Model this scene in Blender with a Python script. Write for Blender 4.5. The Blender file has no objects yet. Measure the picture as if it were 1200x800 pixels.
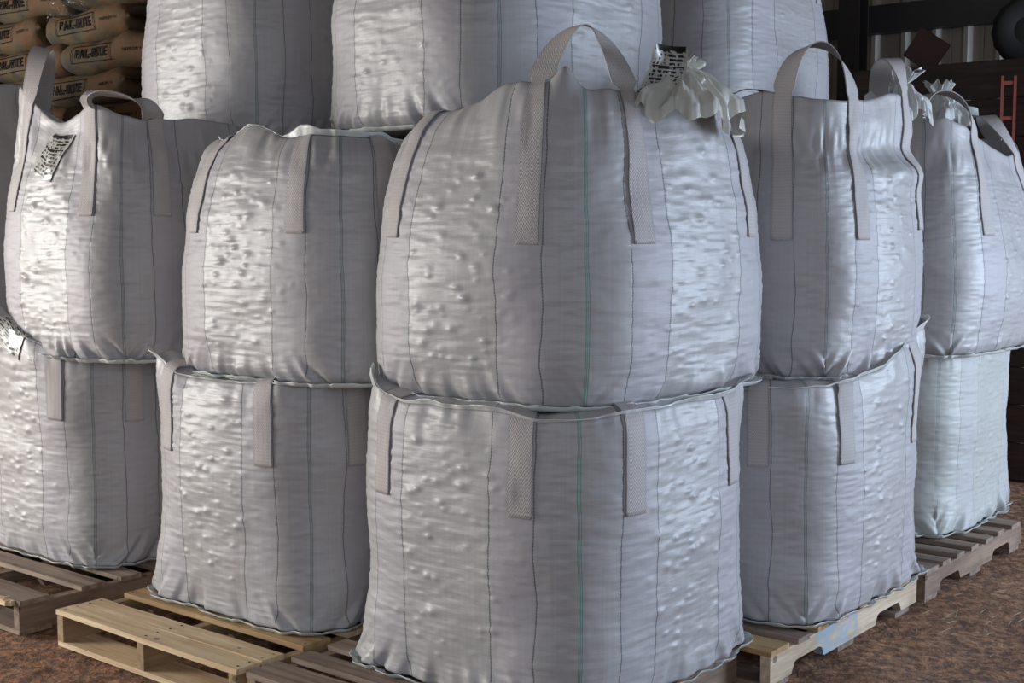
import bpy, math, random
import numpy as np
from mathutils import Vector, Matrix

# ------------------------------------------------------------------ camera, light, exposure
scene = bpy.context.scene
scene.view_settings.view_transform = 'Standard'
scene.view_settings.look = 'None'
scene.view_settings.gamma = 1.0
scene.view_settings.exposure = 0.0
scene.view_settings.use_curve_mapping = False
COL = scene.collection

cam_d = bpy.data.cameras.new('camera')
cam_d.lens = 1522.0 / 1200.0 * 36.0
cam_d.sensor_width = 36.0
cam_d.clip_end = 100
cam = bpy.data.objects.new('camera', cam_d)
COL.objects.link(cam)
cam.location = (0, 0, 1.6)
cam.rotation_euler = (math.radians(90) - math.atan(135 / 1522.0), 0, 0)
scene.camera = cam

world = bpy.data.worlds.new('barn_daylight')
scene.world = world
world.use_nodes = True
wn = world.node_tree.nodes; wl = world.node_tree.links
bg = wn['Background']
tc = wn.new('ShaderNodeTexCoord'); sx = wn.new('ShaderNodeSeparateXYZ'); cr = wn.new('ShaderNodeValToRGB')
wl.new(tc.outputs['Generated'], sx.inputs[0]); wl.new(sx.outputs['Z'], cr.inputs[0]); wl.new(cr.outputs[0], bg.inputs[0])
cr.color_ramp.elements[0].position = 0.0; cr.color_ramp.elements[0].color = (0.62, 0.68, 0.8, 1)
cr.color_ramp.elements[1].position = 0.6; cr.color_ramp.elements[1].color = (0.32, 0.45, 0.75, 1)
bg.inputs[1].default_value = 0.15

def area(name, loc, target, size, size_y, power, color):
    d = bpy.data.lights.new(name, 'AREA'); d.shape = 'RECTANGLE'; d.size = size; d.size_y = size_y
    d.energy = power; d.color = color
    o = bpy.data.objects.new(name, d); COL.objects.link(o)
    o.location = loc
    o.rotation_euler = (Vector(target) - Vector(loc)).to_track_quat('-Z', 'Y').to_euler()
    return o
# daylight through the open sides of the barn
area('daylight_left_opening', (-8.2, 5.4, 1.75), (-0.8, 4.6, 1.2), 2.6, 2.4, 560, (1.0, 0.975, 0.93))
area('daylight_right_opening', (7.4, 5.0, 1.6), (0.9, 4.5, 1.1), 2.7, 2.6, 520, (0.66, 0.80, 1.0))
area('daylight_front_opening', (0.5, -3.2, 2.5), (0.2, 4.5, 0.5), 8.0, 2.4, 150, (0.80, 0.88, 1.0))

# ------------------------------------------------------------------ noise in numpy
def _h(ix, iy, iz, seed=0):
    n = (ix.astype(np.int64) * 374761393 + iy.astype(np.int64) * 668265263 + iz.astype(np.int64) * 2147483647 + seed * 974711) & 0xffffffff
    n = ((n ^ (n >> 13)) * 1274126177) & 0xffffffff
    n = ((n ^ (n >> 16)) * 2246822519) & 0xffffffff
    return ((n ^ (n >> 15)) & 0xffffff) / float(0xffffff)

def vnoise(x, y, z, seed=0):
    x, y, z = np.broadcast_arrays(np.asarray(x, float), np.asarray(y, float), np.asarray(z, float))
    ix, iy, iz = np.floor(x), np.floor(y), np.floor(z)
    fx, fy, fz = x - ix, y - iy, z - iz
    fx = fx * fx * (3 - 2 * fx); fy = fy * fy * (3 - 2 * fy); fz = fz * fz * (3 - 2 * fz)
    r = 0
    for dx in (0, 1):
        for dy in (0, 1):
            for dz in (0, 1):
                w = (fx if dx else 1 - fx) * (fy if dy else 1 - fy) * (fz if dz else 1 - fz)
                r = r + w * _h(ix + dx, iy + dy, iz + dz, seed)
    return r * 2 - 1

def fbm(x, y, z, seed=0, octs=3):
    r = 0; a = 1.0; f = 1.0
    for k in range(octs):
        r = r + a * vnoise(x * f, y * f, z * f, seed + k * 17); a *= 0.5; f *= 2.03
    return r

def pimples(x, y, seed, keep=0.55):
    """sharp little pushes of the bag contents against the cloth; x, y in cells"""
    ix, iy = np.floor(x), np.floor(y)
    out = np.zeros_like(x)
    for dx in (-1, 0, 1):
        for dy in (-1, 0, 1):
            cx, cy = ix + dx, iy + dy
            px = cx + _h(cx, cy, cx * 0 + 1, seed); py = cy + _h(cx, cy, cx * 0 + 2, seed)
            k = _h(cx, cy, cx * 0 + 3, seed)
            rr = 0.24 + 0.36 * _h(cx, cy, cx * 0 + 4, seed)
            d = np.sqrt((x - px) ** 2 + ((y - py) * 1.25) ** 2) / rr
            hgt = np.clip(1 - d, 0, 1) ** 1.8 * np.where(k < keep, 0.35 + k / keep * 0.65, 0)
            out = np.maximum(out, hgt)
    return out

def sstep(a, b, x):
    t = np.clip((x - a) / (b - a), 0, 1)
    return t * t * (3 - 2 * t)

# ------------------------------------------------------------------ object helpers
def mesh_obj(name, verts, faces, mat, parent=None, smooth=True, uvs=None):
    me = bpy.data.meshes.new(name)
    me.from_pydata([tuple(map(float, v)) for v in verts], [], [tuple(f) for f in faces])
    if uvs is not None:
        lay = me.uv_layers.new(name='UVMap')
        li = np.empty(len(me.loops), dtype=np.int64); me.loops.foreach_get('vertex_index', li)
        uva = np.asarray(uvs, dtype=np.float32)
        if uva.shape[0] == len(me.loops):
            lay.data.foreach_set('uv', uva.ravel())
        else:
            lay.data.foreach_set('uv', uva[li].ravel())
    if smooth:
        me.polygons.foreach_set('use_smooth', [True] * len(me.polygons))
    me.materials.append(mat)
    me.update()
    o = bpy.data.objects.new(name, me); COL.objects.link(o)
    if parent is not None: o.parent = parent
    return o

def empty(name, loc, rz=0):
    o = bpy.data.objects.new(name, None); COL.objects.link(o)
    o.location = loc; o.rotation_euler = (0, 0, rz); o.empty_display_size = 0.1
    return o

def tag(o, label=None, cat=None, group=None, kind=None):
    if label: o['label'] = label
    if cat: o['category'] = cat
    if group: o['group'] = group
    if kind: o['kind'] = kind
    return o

def beam_geo(x0, x1, y0, y1, z0, z1, bev=0.003, warp=0.0, seed=0, nx=1, ny=1):
    """a rough sawn board: box with cut edges, subdivided and slightly warped"""
    V = []; F = []
    L = max(2, nx + 1)
    long_x = (x1 - x0) > (y1 - y0)
    a0, a1 = (x0, x1) if long_x else (y0, y1)
    b0, b1 = (y0, y1) if long_x else (x0, x1)
    n = 14
    prof = [(b0 + bev, z0), (b1 - bev, z0), (b1, z0 + bev), (b1, z1 - bev), (b1 - bev, z1), (b0 + bev, z1), (b0, z1 - bev), (b0, z0 + bev)]
    rnd = random.Random(seed)
    off = [rnd.uniform(-1, 1) for _ in range(8)]
    for i in range(n + 1):
        t = i / n; a = a0 + (a1 - a0) * t
        for k, (b, z) in enumerate(prof):
            wb = warp * (math.sin(t * 5 + off[0] * 3) * 0.6 + 0.4 * math.sin(t * 17 + off[k % 8] * 6)) * (1 if b > (b0 + b1) / 2 else 0.6)
            wz = warp * 0.25 * math.sin(t * 4 + off[1] * 4)
            p = (a, b + wb, z + wz) if long_x else (b + wb, a, z + wz)
            V.append(p)
    m = len(prof)
    for i in range(n):
        for k in range(m):
            k2 = (k + 1) % m
            F.append((i * m + k, i * m + k2, (i + 1) * m + k2, (i + 1) * m + k))
    F.append(tuple(reversed(range(m)))); F.append(tuple(n * m + k for k in range(m)))
    if not long_x: F = [tuple(reversed(f)) for f in F]
    return V, F

# ------------------------------------------------------------------ materials
def new_mat(name):
    m = bpy.data.materials.new(name); m.use_nodes = True
    nt = m.node_tree; return m, nt, nt.nodes['Principled BSDF']

def N(nt, t, **kw):
    n = nt.nodes.new(t)
    for k, v in kw.items(): setattr(n, k, v)
    return n

def math_n(nt, op, a, b=None, c=None, clamp=False):
    n = nt.nodes.new('ShaderNodeMath'); n.operation = op; n.use_clamp = clamp
    for i, v in enumerate((a, b, c)):
        if v is None: continue
        if isinstance(v, (int, float)): n.inputs[i].default_value = v
        else: nt.links.new(v, n.inputs[i])
    return n.outputs[0]

def mix_rgb(nt, fac, a, b):
    n = nt.nodes.new('ShaderNodeMix'); n.data_type = 'RGBA'
    for sock, v in ((n.inputs[0], fac), (n.inputs[6], a), (n.inputs[7], b)):
        if isinstance(v, (int, float)): sock.default_value = v
        elif isinstance(v, tuple): sock.default_value = (*v, 1)
        else: nt.links.new(v, sock)
    return n.outputs[2]

def noise(nt, vec, scale, detail=3, rough=0.55):
    n = N(nt, 'ShaderNodeTexNoise'); n.inputs['Scale'].default_value = scale
    n.inputs['Detail'].default_value = detail; n.inputs['Roughness'].default_value = rough
    nt.links.new(vec, n.inputs['Vector']); return n.outputs[0]

def mapping(nt, vec, scale):
    n = N(nt, 'ShaderNodeMapping'); n.inputs['Scale'].default_value = scale
    nt.links.new(vec, n.inputs['Vector']); return n.outputs[0]

def fabric(name, base, line_col, corner_col, rough=0.47, width=0.95):
    m, nt, b = new_mat(name)
    uv = N(nt, 'ShaderNodeUVMap').outputs[0]
    sp = N(nt, 'ShaderNodeSeparateXYZ'); nt.links.new(uv, sp.inputs[0])
    s, v = sp.outputs[0], sp.outputs[1]
    wob = noise(nt, mapping(nt, uv, (1.3, 4.0, 1)), 1.0, 2)
    s2 = math_n(nt, 'ADD', s, math_n(nt, 'MULTIPLY', math_n(nt, 'SUBTRACT', wob, 0.5), 0.03))
    d = math_n(nt, 'MULTIPLY', math_n(nt, 'ABSOLUTE', math_n(nt, 'SUBTRACT', s2, math_n(nt, 'ROUND', s2))), width)
    def line(at, w):
        e = math_n(nt, 'ABSOLUTE', math_n(nt, 'SUBTRACT', d, at))
        r = N(nt, 'ShaderNodeMapRange'); r.interpolation_type = 'SMOOTHSTEP'
        r.inputs[1].default_value = w; r.inputs[2].default_value = w * 0.4
        r.inputs[3].default_value = 0; r.inputs[4].default_value = 1
        nt.links.new(e, r.inputs[0]); return r.outputs[0]
    l1 = line(0.165, 0.0034); l2 = line(0.315, 0.0034); l0 = math_n(nt, 'MAXIMUM', line(0.007, 0.0032), line(0.0, 0.0022))
    panel = math_n(nt, 'MULTIPLY', math_n(nt, 'GREATER_THAN', d, 0.165), math_n(nt, 'LESS_THAN', d, 0.315))
    obj = N(nt, 'ShaderNodeTexCoord').outputs['Object']
    big = noise(nt, obj, 3.0, 3)
    tape = noise(nt, mapping(nt, uv, (90, 1.2, 1)), 1.0, 2)      # lengthwise tapes of the weave
    weft = noise(nt, mapping(nt, uv, (3.0, 160, 1)), 1.0, 2)
    c = mix_rgb(nt, big, tuple(x * 0.93 for x in base), tuple(min(1, x * 1.06) for x in base))
    c = mix_rgb(nt, math_n(nt, 'MULTIPLY', math_n(nt, 'SUBTRACT', tape, 0.35, clamp=True), 0.8), c, tuple(x * 0.72 for x in base))
    c = mix_rgb(nt, math_n(nt, 'MULTIPLY', panel, 0.30), c, (base[0] * 0.92, base[1] * 0.88, base[2] * 1.02))
    ln = math_n(nt, 'MAXIMUM', l1, l2)
    stitch = math_n(nt, 'GREATER_THAN', math_n(nt, 'FRACT', math_n(nt, 'MULTIPLY', v, 90.0)), 0.12)
    c = mix_rgb(nt, math_n(nt, 'MULTIPLY', math_n(nt, 'MULTIPLY', ln, stitch), 0.78), c, line_col)
    c = mix_rgb(nt, math_n(nt, 'MULTIPLY', l0, 0.7), c, corner_col)
    nt.links.new(c, b.inputs['Base Color'])
    rr = math_n(nt, 'ADD', rough - 0.08, math_n(nt, 'MULTIPLY', weft, 0.16))
    rr = math_n(nt, 'ADD', rr, math_n(nt, 'MULTIPLY', panel, 0.10))
    nt.links.new(rr, b.inputs['Roughness'])
    b.inputs['Specular IOR Level'].default_value = 0.65
    # relief: weft wrinkles, fine weave
    w1 = noise(nt, mapping(nt, uv, (14, 70, 1)), 1.0, 4, 0.6)
    w2 = noise(nt, obj, 38.0, 3)
    hh = math_n(nt, 'ADD', math_n(nt, 'MULTIPLY', w1, 1.0), math_n(nt, 'MULTIPLY', w2, 0.35))
    hh = math_n(nt, 'ADD', hh, math_n(nt, 'MULTIPLY', weft, 0.12))
    hh = math_n(nt, 'SUBTRACT', hh, math_n(nt, 'MULTIPLY', math_n(nt, 'MAXIMUM', ln, l0), 0.5))
    bp = N(nt, 'ShaderNodeBump'); bp.inputs['Strength'].default_value = 0.25; bp.inputs['Distance'].default_value = 0.005
    nt.links.new(hh, bp.inputs['Height']); nt.links.new(bp.outputs[0], b.inputs['Normal'])
    return m

GREY = (0.40, 0.388, 0.39)
M = {}
M['fabric'] = fabric('woven_fabric', GREY, (0.045, 0.07, 0.065), (0.06, 0.12, 0.10))
M['fabric_green'] = fabric('woven_fabric_green_seam', (0.41, 0.40, 0.402), (0.03, 0.06, 0.055), (0.04, 0.27, 0.19))
M['fabric_pale'] = fabric('pale_woven_fabric', (0.45, 0.46, 0.435), (0.24, 0.26, 0.25), (0.25, 0.27, 0.26), 0.5)

def plain_cloth(name, col, rough=0.45, bump=0.5, scale=30):
    m, nt, b = new_mat(name)
    obj = N(nt, 'ShaderNodeTexCoord').outputs['Object']
    n1 = noise(nt, obj, scale, 4); n2 = noise(nt, obj, 5, 2)
    nt.links.new(mix_rgb(nt, n2, tuple(x * 0.88 for x in col), tuple(min(1, x * 1.1) for x in col)), b.inputs['Base Color'])
    b.inputs['Roughness'].default_value = rough
    bp = N(nt, 'ShaderNodeBump'); bp.inputs['Strength'].default_value = bump; bp.inputs['Distance'].default_value = 0.006
    nt.links.new(n1, bp.inputs['Height']); nt.links.new(bp.outputs[0], b.inputs['Normal'])
    return m
M['hem'] = plain_cloth('hem_cloth', (0.60, 0.62, 0.60), 0.4)
M['liner'] = plain_cloth('tied_liner', (0.56, 0.555, 0.50), 0.33, 0.6, 22)

def webbing():
    m, nt, b = new_mat('webbing')
    uv = N(nt, 'ShaderNodeUVMap').outputs[0]
    sp = N(nt, 'ShaderNodeSeparateXYZ'); nt.links.new(uv, sp.inputs[0])
    u, v = sp.outputs[0], sp.outputs[1]      # u 0..1 across, v metres along
    zig = math_n(nt, 'PINGPONG', math_n(nt, 'MULTIPLY', u, 4.0), 0.5)
    ph = math_n(nt, 'FRACT', math_n(nt, 'ADD', math_n(nt, 'MULTIPLY', v, 85.0), math_n(nt, 'MULTIPLY', zig, 3.0)))
    tri = math_n(nt, 'PINGPONG', ph, 0.5)
    edge = math_n(nt, 'GREATER_THAN', math_n(nt, 'ABSOLUTE', math_n(nt, 'SUBTRACT', u, 0.5)), 0.42)
    c = mix_rgb(nt, math_n(nt, 'MULTIPLY', tri, 1.6, clamp=True), (0.33, 0.305, 0.30), (0.60, 0.555, 0.54))
    c = mix_rgb(nt, math_n(nt, 'MULTIPLY', edge, 0.4), c, (0.30, 0.30, 0.31))
    nt.links.new(c, b.inputs['Base Color']); b.inputs['Roughness'].default_value = 0.6
    bp = N(nt, 'ShaderNodeBump'); bp.inputs['Strength'].default_value = 0.5; bp.inputs['Distance'].default_value = 0.003
    nt.links.new(tri, bp.inputs['Height']); nt.links.new(bp.outputs[0], b.inputs['Normal'])
    return m
M['webbing'] = webbing()

def label_mat():
    """printed bag label: black heading bar, rows of small print, black blocks"""
    m, nt, b = new_mat('printed_label')
    uv = N(nt, 'ShaderNodeUVMap').outputs[0]
    sp = N(nt, 'ShaderNodeSeparateXYZ'); nt.links.new(uv, sp.inputs[0])
    u, v = sp.outputs[0], sp.outputs[1]
    rows = math_n(nt, 'GREATER_THAN', math_n(nt, 'FRACT', math_n(nt, 'MULTIPLY', v, 13.0)), 0.38)
    vox = N(nt, 'ShaderNodeTexVoronoi'); vox.inputs['Scale'].default_value = 1.0
    nt.links.new(mapping(nt, uv, (17, 13, 1)), vox.inputs['Vector'])
    spc = N(nt, 'ShaderNodeSeparateColor'); nt.links.new(vox.outputs['Color'], spc.inputs[0])
    ink = math_n(nt, 'MULTIPLY', rows, math_n(nt, 'GREATER_THAN', spc.outputs[0], 0.42))
    head = math_n(nt, 'GREATER_THAN', v, 0.9)
    rule = math_n(nt, 'MULTIPLY', math_n(nt, 'GREATER_THAN', v, 0.60), math_n(nt, 'LESS_THAN', v, 0.63))
    blk = math_n(nt, 'MULTIPLY', math_n(nt, 'MULTIPLY', math_n(nt, 'GREATER_THAN', u, 0.62), math_n(nt, 'LESS_THAN', u, 0.86)),
                 math_n(nt, 'MULTIPLY', math_n(nt, 'GREATER_THAN', v, 0.02), math_n(nt, 'LESS_THAN', v, 0.18)))
    ink = math_n(nt, 'MAXIMUM', ink, math_n(nt, 'MAXIMUM', head, math_n(nt, 'MAXIMUM', rule, blk)))
    inside = math_n(nt, 'LESS_THAN', math_n(nt, 'ABSOLUTE', math_n(nt, 'SUBTRACT', u, 0.5)), 0.44)
    ink = math_n(nt, 'MULTIPLY', ink, inside)
    nt.links.new(mix_rgb(nt, ink, (0.50, 0.49, 0.46), (0.015, 0.015, 0.017)), b.inputs['Base Color'])
    b.inputs['Roughness'].default_value = 0.3
    return m
M['label'] = label_mat()

def wood(name, c1, c2, stain=None, along='x'):
    m, nt, b = new_mat(name)
    obj = N(nt, 'ShaderNodeTexCoord').outputs['Object']
    sc = (1.8, 30, 30) if along == 'x' else (30, 1.8, 30)
    g = noise(nt, mapping(nt, obj, sc), 1.0, 5, 0.65)
    big = noise(nt, mapping(nt, obj, (3, 5, 9)), 1.0, 2)
    kn = N(nt, 'ShaderNodeTexVoronoi'); kn.inputs['Scale'].default_value = 5.5
    nt.links.new(mapping(nt, obj, (1, 1.4, 1.2) if along == 'x' else (1.4, 1, 1.2)), kn.inputs['Vector'])
    knot = math_n(nt, 'LESS_THAN', kn.outputs['Distance'], 0.085)
    c = mix_rgb(nt, math_n(nt, 'MULTIPLY', math_n(nt, 'SUBTRACT', g, 0.38, clamp=True), 4.0, clamp=True), c1, c2)
    c = mix_rgb(nt, math_n(nt, 'MULTIPLY', math_n(nt, 'SUBTRACT', big, 0.5, clamp=True), 1.5, clamp=True), c, tuple(x * 0.5 for x in c2))
    c = mix_rgb(nt, math_n(nt, 'MULTIPLY', knot, 0.7), c, (0.06, 0.03, 0.015))
    if stain:
        sp = N(nt, 'ShaderNodeSeparateXYZ'); nt.links.new(obj, sp.inputs[0])
        y = sp.outputs[1]
        band = math_n(nt, 'MULTIPLY', math_n(nt, 'GREATER_THAN', y, stain[0]), math_n(nt, 'LESS_THAN', y, stain[1]))
        pn = noise(nt, obj, 14, 4)
        fac = math_n(nt, 'MULTIPLY', band, math_n(nt, 'MULTIPLY', math_n(nt, 'SUBTRACT', pn, 0.33, clamp=True), 3.6, clamp=True))
        c = mix_rgb(nt, fac, c, (0.26, 0.40, 0.52))
    nt.links.new(c, b.inputs['Base Color']); b.inputs['Roughness'].default_value = 0.75
    bp = N(nt, 'ShaderNodeBump'); bp.inputs['Strength'].default_value = 0.6; bp.inputs['Distance'].default_value = 0.003
    nt.links.new(g, bp.inputs['Height']); nt.links.new(bp.outputs[0], b.inputs['Normal'])
    return m
M['wood_pale'] = wood('pale_pine', (0.80, 0.64, 0.42), (0.56, 0.39, 0.22))
M['wood_tan'] = wood('tan_pine', (0.46, 0.31, 0.15), (0.30, 0.18, 0.08))
M['wood_tan_y'] = wood('tan_stringer', (0.42, 0.29, 0.16), (0.27, 0.17, 0.09), along='y')
M['wood_grey'] = wood('grey_weathered', (0.33, 0.25, 0.19), (0.17, 0.12, 0.09))
M['wood_grey_y'] = wood('grey_stringer', (0.30, 0.21, 0.15), (0.16, 0.105, 0.075), along='y')
M['wood_blue_y'] = wood('blue_stained_stringer', (0.66, 0.54, 0.39), (0.42, 0.32, 0.22), stain=(-0.31, 0.06), along='y')
M['wood_brown'] = wood('dark_brown_plank', (0.060, 0.036, 0.026), (0.03, 0.018, 0.013))

def simple(name, col, rough=0.6, metal=0.0, var=0.25, scale=6, bump=0.2):
    m, nt, b = new_mat(name)
    obj = N(nt, 'ShaderNodeTexCoord').outputs['Object']
    n = noise(nt, obj, scale, 5)
    nt.links.new(mix_rgb(nt, n, tuple(x * (1 - var) for x in col), tuple(min(1, x * (1 + var)) for x in col)), b.inputs['Base Color'])
    b.inputs['Roughness'].default_value = rough; b.inputs['Metallic'].default_value = metal
    bp = N(nt, 'ShaderNodeBump'); bp.inputs['Strength'].default_value = bump; bp.inputs['Distance'].default_value = 0.01
    nt.links.new(n, bp.inputs['Height']); nt.links.new(bp.outputs[0], b.inputs['Normal'])
    return m
M['steel_dark'] = simple('dark_steel', (0.018, 0.014, 0.014), 0.6)
M['wall'] = simple('dusty_corrugated_metal', (0.30, 0.26, 0.215), 0.5, 0.1, 0.35, 3)
M['roof'] = simple('dark_roof_sheet', (0.10, 0.075, 0.06), 0.7)
M['tyre'] = simple('black_rubber', (0.012, 0.010, 0.009), 0.9)
M['rust'] = simple('red_rusty_metal', (0.05, 0.015, 0.013), 0.6)
M['orange'] = simple('orange_paint', (0.20, 0.035, 0.018), 0.5)
M['ink'] = simple('black_print', (0.012, 0.009, 0.008), 0.6, var=0.1)
M['ink'].node_tree.nodes['Principled BSDF'].inputs['Specular IOR Level'].default_value = 0.05
M['straw'] = simple('dry_straw', (0.30, 0.22, 0.13), 0.7)
M['nail'] = simple('nail_steel', (0.10, 0.08, 0.07), 0.4, 0.8)

def dirt():
    m, nt, b = new_mat('red_brown_dirt')
    obj = N(nt, 'ShaderNodeTexCoord').outputs['Object']
    a = noise(nt, obj, 2.2, 5); f = noise(nt, obj, 26, 6, 0.65); g = noise(nt, obj, 90, 3)
    c = mix_rgb(nt, a, (0.42, 0.21, 0.11), (0.62, 0.34, 0.19))
    c = mix_rgb(nt, math_n(nt, 'MULTIPLY', math_n(nt, 'SUBTRACT', f, 0.42, clamp=True), 4, clamp=True), (0.16, 0.085, 0.055), c)
    c = mix_rgb(nt, math_n(nt, 'MULTIPLY', math_n(nt, 'SUBTRACT', g, 0.62, clamp=True), 4, clamp=True), c, (0.34, 0.23, 0.16))
    nt.links.new(c, b.inputs['Base Color']); b.inputs['Roughness'].default_value = 0.9
    bp = N(nt, 'ShaderNodeBump'); bp.inputs['Strength'].default_value = 0.9; bp.inputs['Distance'].default_value = 0.02
    nt.links.new(math_n(nt, 'ADD', f, math_n(nt, 'MULTIPLY', g, 0.3)), bp.inputs['Height'])
    nt.links.new(bp.outputs[0], b.inputs['Normal'])
    return m
M['dirt'] = dirt()

def paper():
    m, nt, b = new_mat('brown_paper_sack')
    obj = N(nt, 'ShaderNodeTexCoord').outputs['Object']
    a = noise(nt, obj, 4.5, 3); f = noise(nt, obj, 16, 5)
    st = N(nt, 'ShaderNodeValToRGB'); nt.links.new(a, st.inputs[0])
    e = st.color_ramp.elements
    e[0].position = 0.36; e[0].color = (0.055, 0.045, 0.035, 1)
    e[1].position = 0.62; e[1].color = (0.10, 0.055, 0.028, 1)
    k = st.color_ramp.elements.new(0.5); k.color = (0.085, 0.064, 0.036, 1)
    nt.links.new(st.outputs[0], b.inputs['Base Color']); b.inputs['Roughness'].default_value = 0.8; b.inputs['Specular IOR Level'].default_value = 0.2
    bp = N(nt, 'ShaderNodeBump'); bp.inputs['Strength'].default_value = 0.5; bp.inputs['Distance'].default_value = 0.015
    nt.links.new(f, bp.inputs['Height']); nt.links.new(bp.outputs[0], b.inputs['Normal'])
    return m
M['paper'] = paper()

def film():
    m, nt, b = new_mat('clear_stretch_film')
    obj = N(nt, 'ShaderNodeTexCoord').outputs['Object']
    f = noise(nt, mapping(nt, obj, (14, 14, 22)), 1.0, 4)
    b.inputs['Base Color'].default_value = (0.03, 0.03, 0.03, 1); b.inputs['Roughness'].default_value = 0.1
    b.inputs['Alpha'].default_value = 0.07; b.inputs['Specular IOR Level'].default_value = 1.0
    bp = N(nt, 'ShaderNodeBump'); bp.inputs['Strength'].default_value = 1.0; bp.inputs['Distance'].default_value = 0.03
    nt.links.new(f, bp.inputs['Height']); nt.links.new(bp.outputs[0], b.inputs['Normal'])
    return m
M['film'] = film()

# ------------------------------------------------------------------ setting
YAW = -math.radians(39)
E1 = Vector((math.cos(YAW), math.sin(YAW), 0)); E2 = Vector((-math.sin(YAW), math.cos(YAW), 0))

def floor():
    nx, ny = 330, 330
    xs = np.linspace(-1, 1, nx); ys = np.linspace(0, 1, ny)
    X, Y = np.meshgrid(xs * 3.4, 2.9 + ys * 5.2)
    R = -0.02 + 0.011 * fbm(X * 3, Y * 3, 0 * X, 3, 2) + 0.006 * np.abs(fbm(X * 9 + Y * 5, Y * 16, 0 * X, 5, 3)) + 0.003 * vnoise(X * 50, Y * 60, 0 * X, 9)
    edge = np.minimum(np.minimum(1 - np.abs(X) / 3.4, (Y - 2.9) / 5.2), (8.1 - Y) / 5.2)
    Z = R * sstep(0, 0.02, edge) + (-0.012) * (1 - sstep(0, 0.02, edge))
    V = np.stack([X.ravel(), Y.ravel(), Z.ravel()], 1)
    F = []
    for j in range(ny - 1):
        for i in range(nx - 1):
            a = j * nx + i; F.append((a, a + 1, a + nx + 1, a + nx))
    # coarse surround
    n0 = len(V)
    ring = [(-3.4, 2.9), (3.4, 2.9), (3.4, 8.1), (-3.4, 8.1)]; out = [(-12, -8), (12, -8), (12, 18), (-12, 18)]
    V = np.vstack([V, np.array([(x, y, -0.012) for x, y in ring + out])])
    for k in range(4):
        k2 = (k + 1) % 4
        F.append((n0 + 4 + k, n0 + 4 + k2, n0 + k2, n0 + k))
    return mesh_obj('floor', V, F, M['dirt'])
tag(floor(), kind='structure')

WP = Vector((3.12, 9.5, 0))       # a point on the back wall; wall runs along E1
def wall_back():
    V = []; F = []; pitch = 0.23; x = -13.0
    prof = [(0, 0), (0.03, -0.03), (0.06, -0.03), (0.09, 0), (0.15, 0), (0.155, -0.008), (0.165, -0.008), (0.17, 0)]
    pts = []
    while x < 6:
        for a, d in prof: pts.append((x + a, d))
        x += pitch
    th = 0.004
    for a, d in pts:
        for dd in (0, th):
            p = WP + E1 * a + E2 * (d + dd)
            V.append((p.x, p.y, -0.02)); V.append((p.x, p.y, 4.7))
    for i in range(len(pts) - 1):
        a = i * 4; c = a + 4
        F += [(a, c, c + 1, a + 1), (a + 2, a + 3, c + 3, c + 2), (a + 1, c + 1, c + 3, a + 3)]
    return mesh_obj('wall_back', V, F, M['wall'], smooth=False)
tag(wall_back(), kind='structure')

def obox(name, center, sx_, sy_, z0, z1, mat, parent=None, bev=0.004, yaw=YAW):
    V, F = beam_geo(-sx_ / 2, sx_ / 2, -sy_ / 2, sy_ / 2, z0, z1, bev)
    o = mesh_obj(name, V, F, mat, parent, smooth=False)
    o.location = center; o.rotation_euler = (0, 0, yaw)
    return o
# roof sheet over the stacks
rv = [(-12, -1.5, 4.65), (12, -1.5, 4.65), (12, 18, 4.75), (-12, 18, 4.75), (-12, -1.5, 4.7), (12, -1.5, 4.7), (12, 18, 4.8), (-12, 18, 4.8)]
tag(mesh_obj('ceiling', rv, [(3, 2, 1, 0), (4, 5, 6, 7), (0, 1, 5, 4), (1, 2, 6, 5), (2, 3, 7, 6), (3, 0, 4, 7)], M['roof'], smooth=False), kind='structure')

def steel_post(name, px_, depth, w=0.13):
    x = (px_ - 600) / 1522.0 * depth
    V = []; F = []
    # H section
    h = w / 2; t = 0.012
    sec = [(-h, -h), (h, -h), (h, -h + t), (t / 2, -h + t), (t / 2, h - t), (h, h - t), (h, h), (-h, h), (-h, h - t), (-t / 2, h - t), (-t / 2, -h + t), (-h, -h + t)]
    for z in (-0.02, 4.66):
        for a, b in sec: V.append((a, b, z))
    n = len(sec)
    for k in range(n): F.append((k, (k + 1) % n, n + (k + 1) % n, n + k))
    F.append(tuple(n + k for k in range(n)))
    o = mesh_obj(name, V, F, M['steel_dark'], smooth=False)
    o.location = (x, depth, 0); o.rotation_euler = (0, 0, YAW)
    return o
tag(steel_post('trim_1', 993, 9.55, 0.16), kind='structure')

def girt(name, zc, hgt, a0, a1):
    """C-section girt fixed across the inside of the back wall"""
    sec = [(0, -hgt / 2), (0.10, -hgt / 2), (0.10, -hgt / 2 + 0.02), (0.01, -hgt / 2 + 0.02), (0.01, hgt / 2 - 0.02), (0.10, hgt / 2 - 0.02), (0.10, hgt / 2), (0, hgt / 2)]
    V = []; F = []
    for a in (a0, a1):
        for d, z in sec:
            p = WP + E1 * a - E2 * (0.14 - d); V.append((p.x, p.y, zc + z))
    n = len(sec)
    for k in range(n): F.append((k, (k + 1) % n, n + (k + 1) % n, n + k))
    F.append(tuple(range(n))); F.append(tuple(n + k for k in reversed(range(n))))
    return tag(mesh_obj(name, V, F, M['steel_dark'], smooth=False), kind='structure')
girt('trim_2', 3.11, 0.20, -9, 5)
girt('trim_3', 1.3, 0.20, -9, 5)

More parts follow.
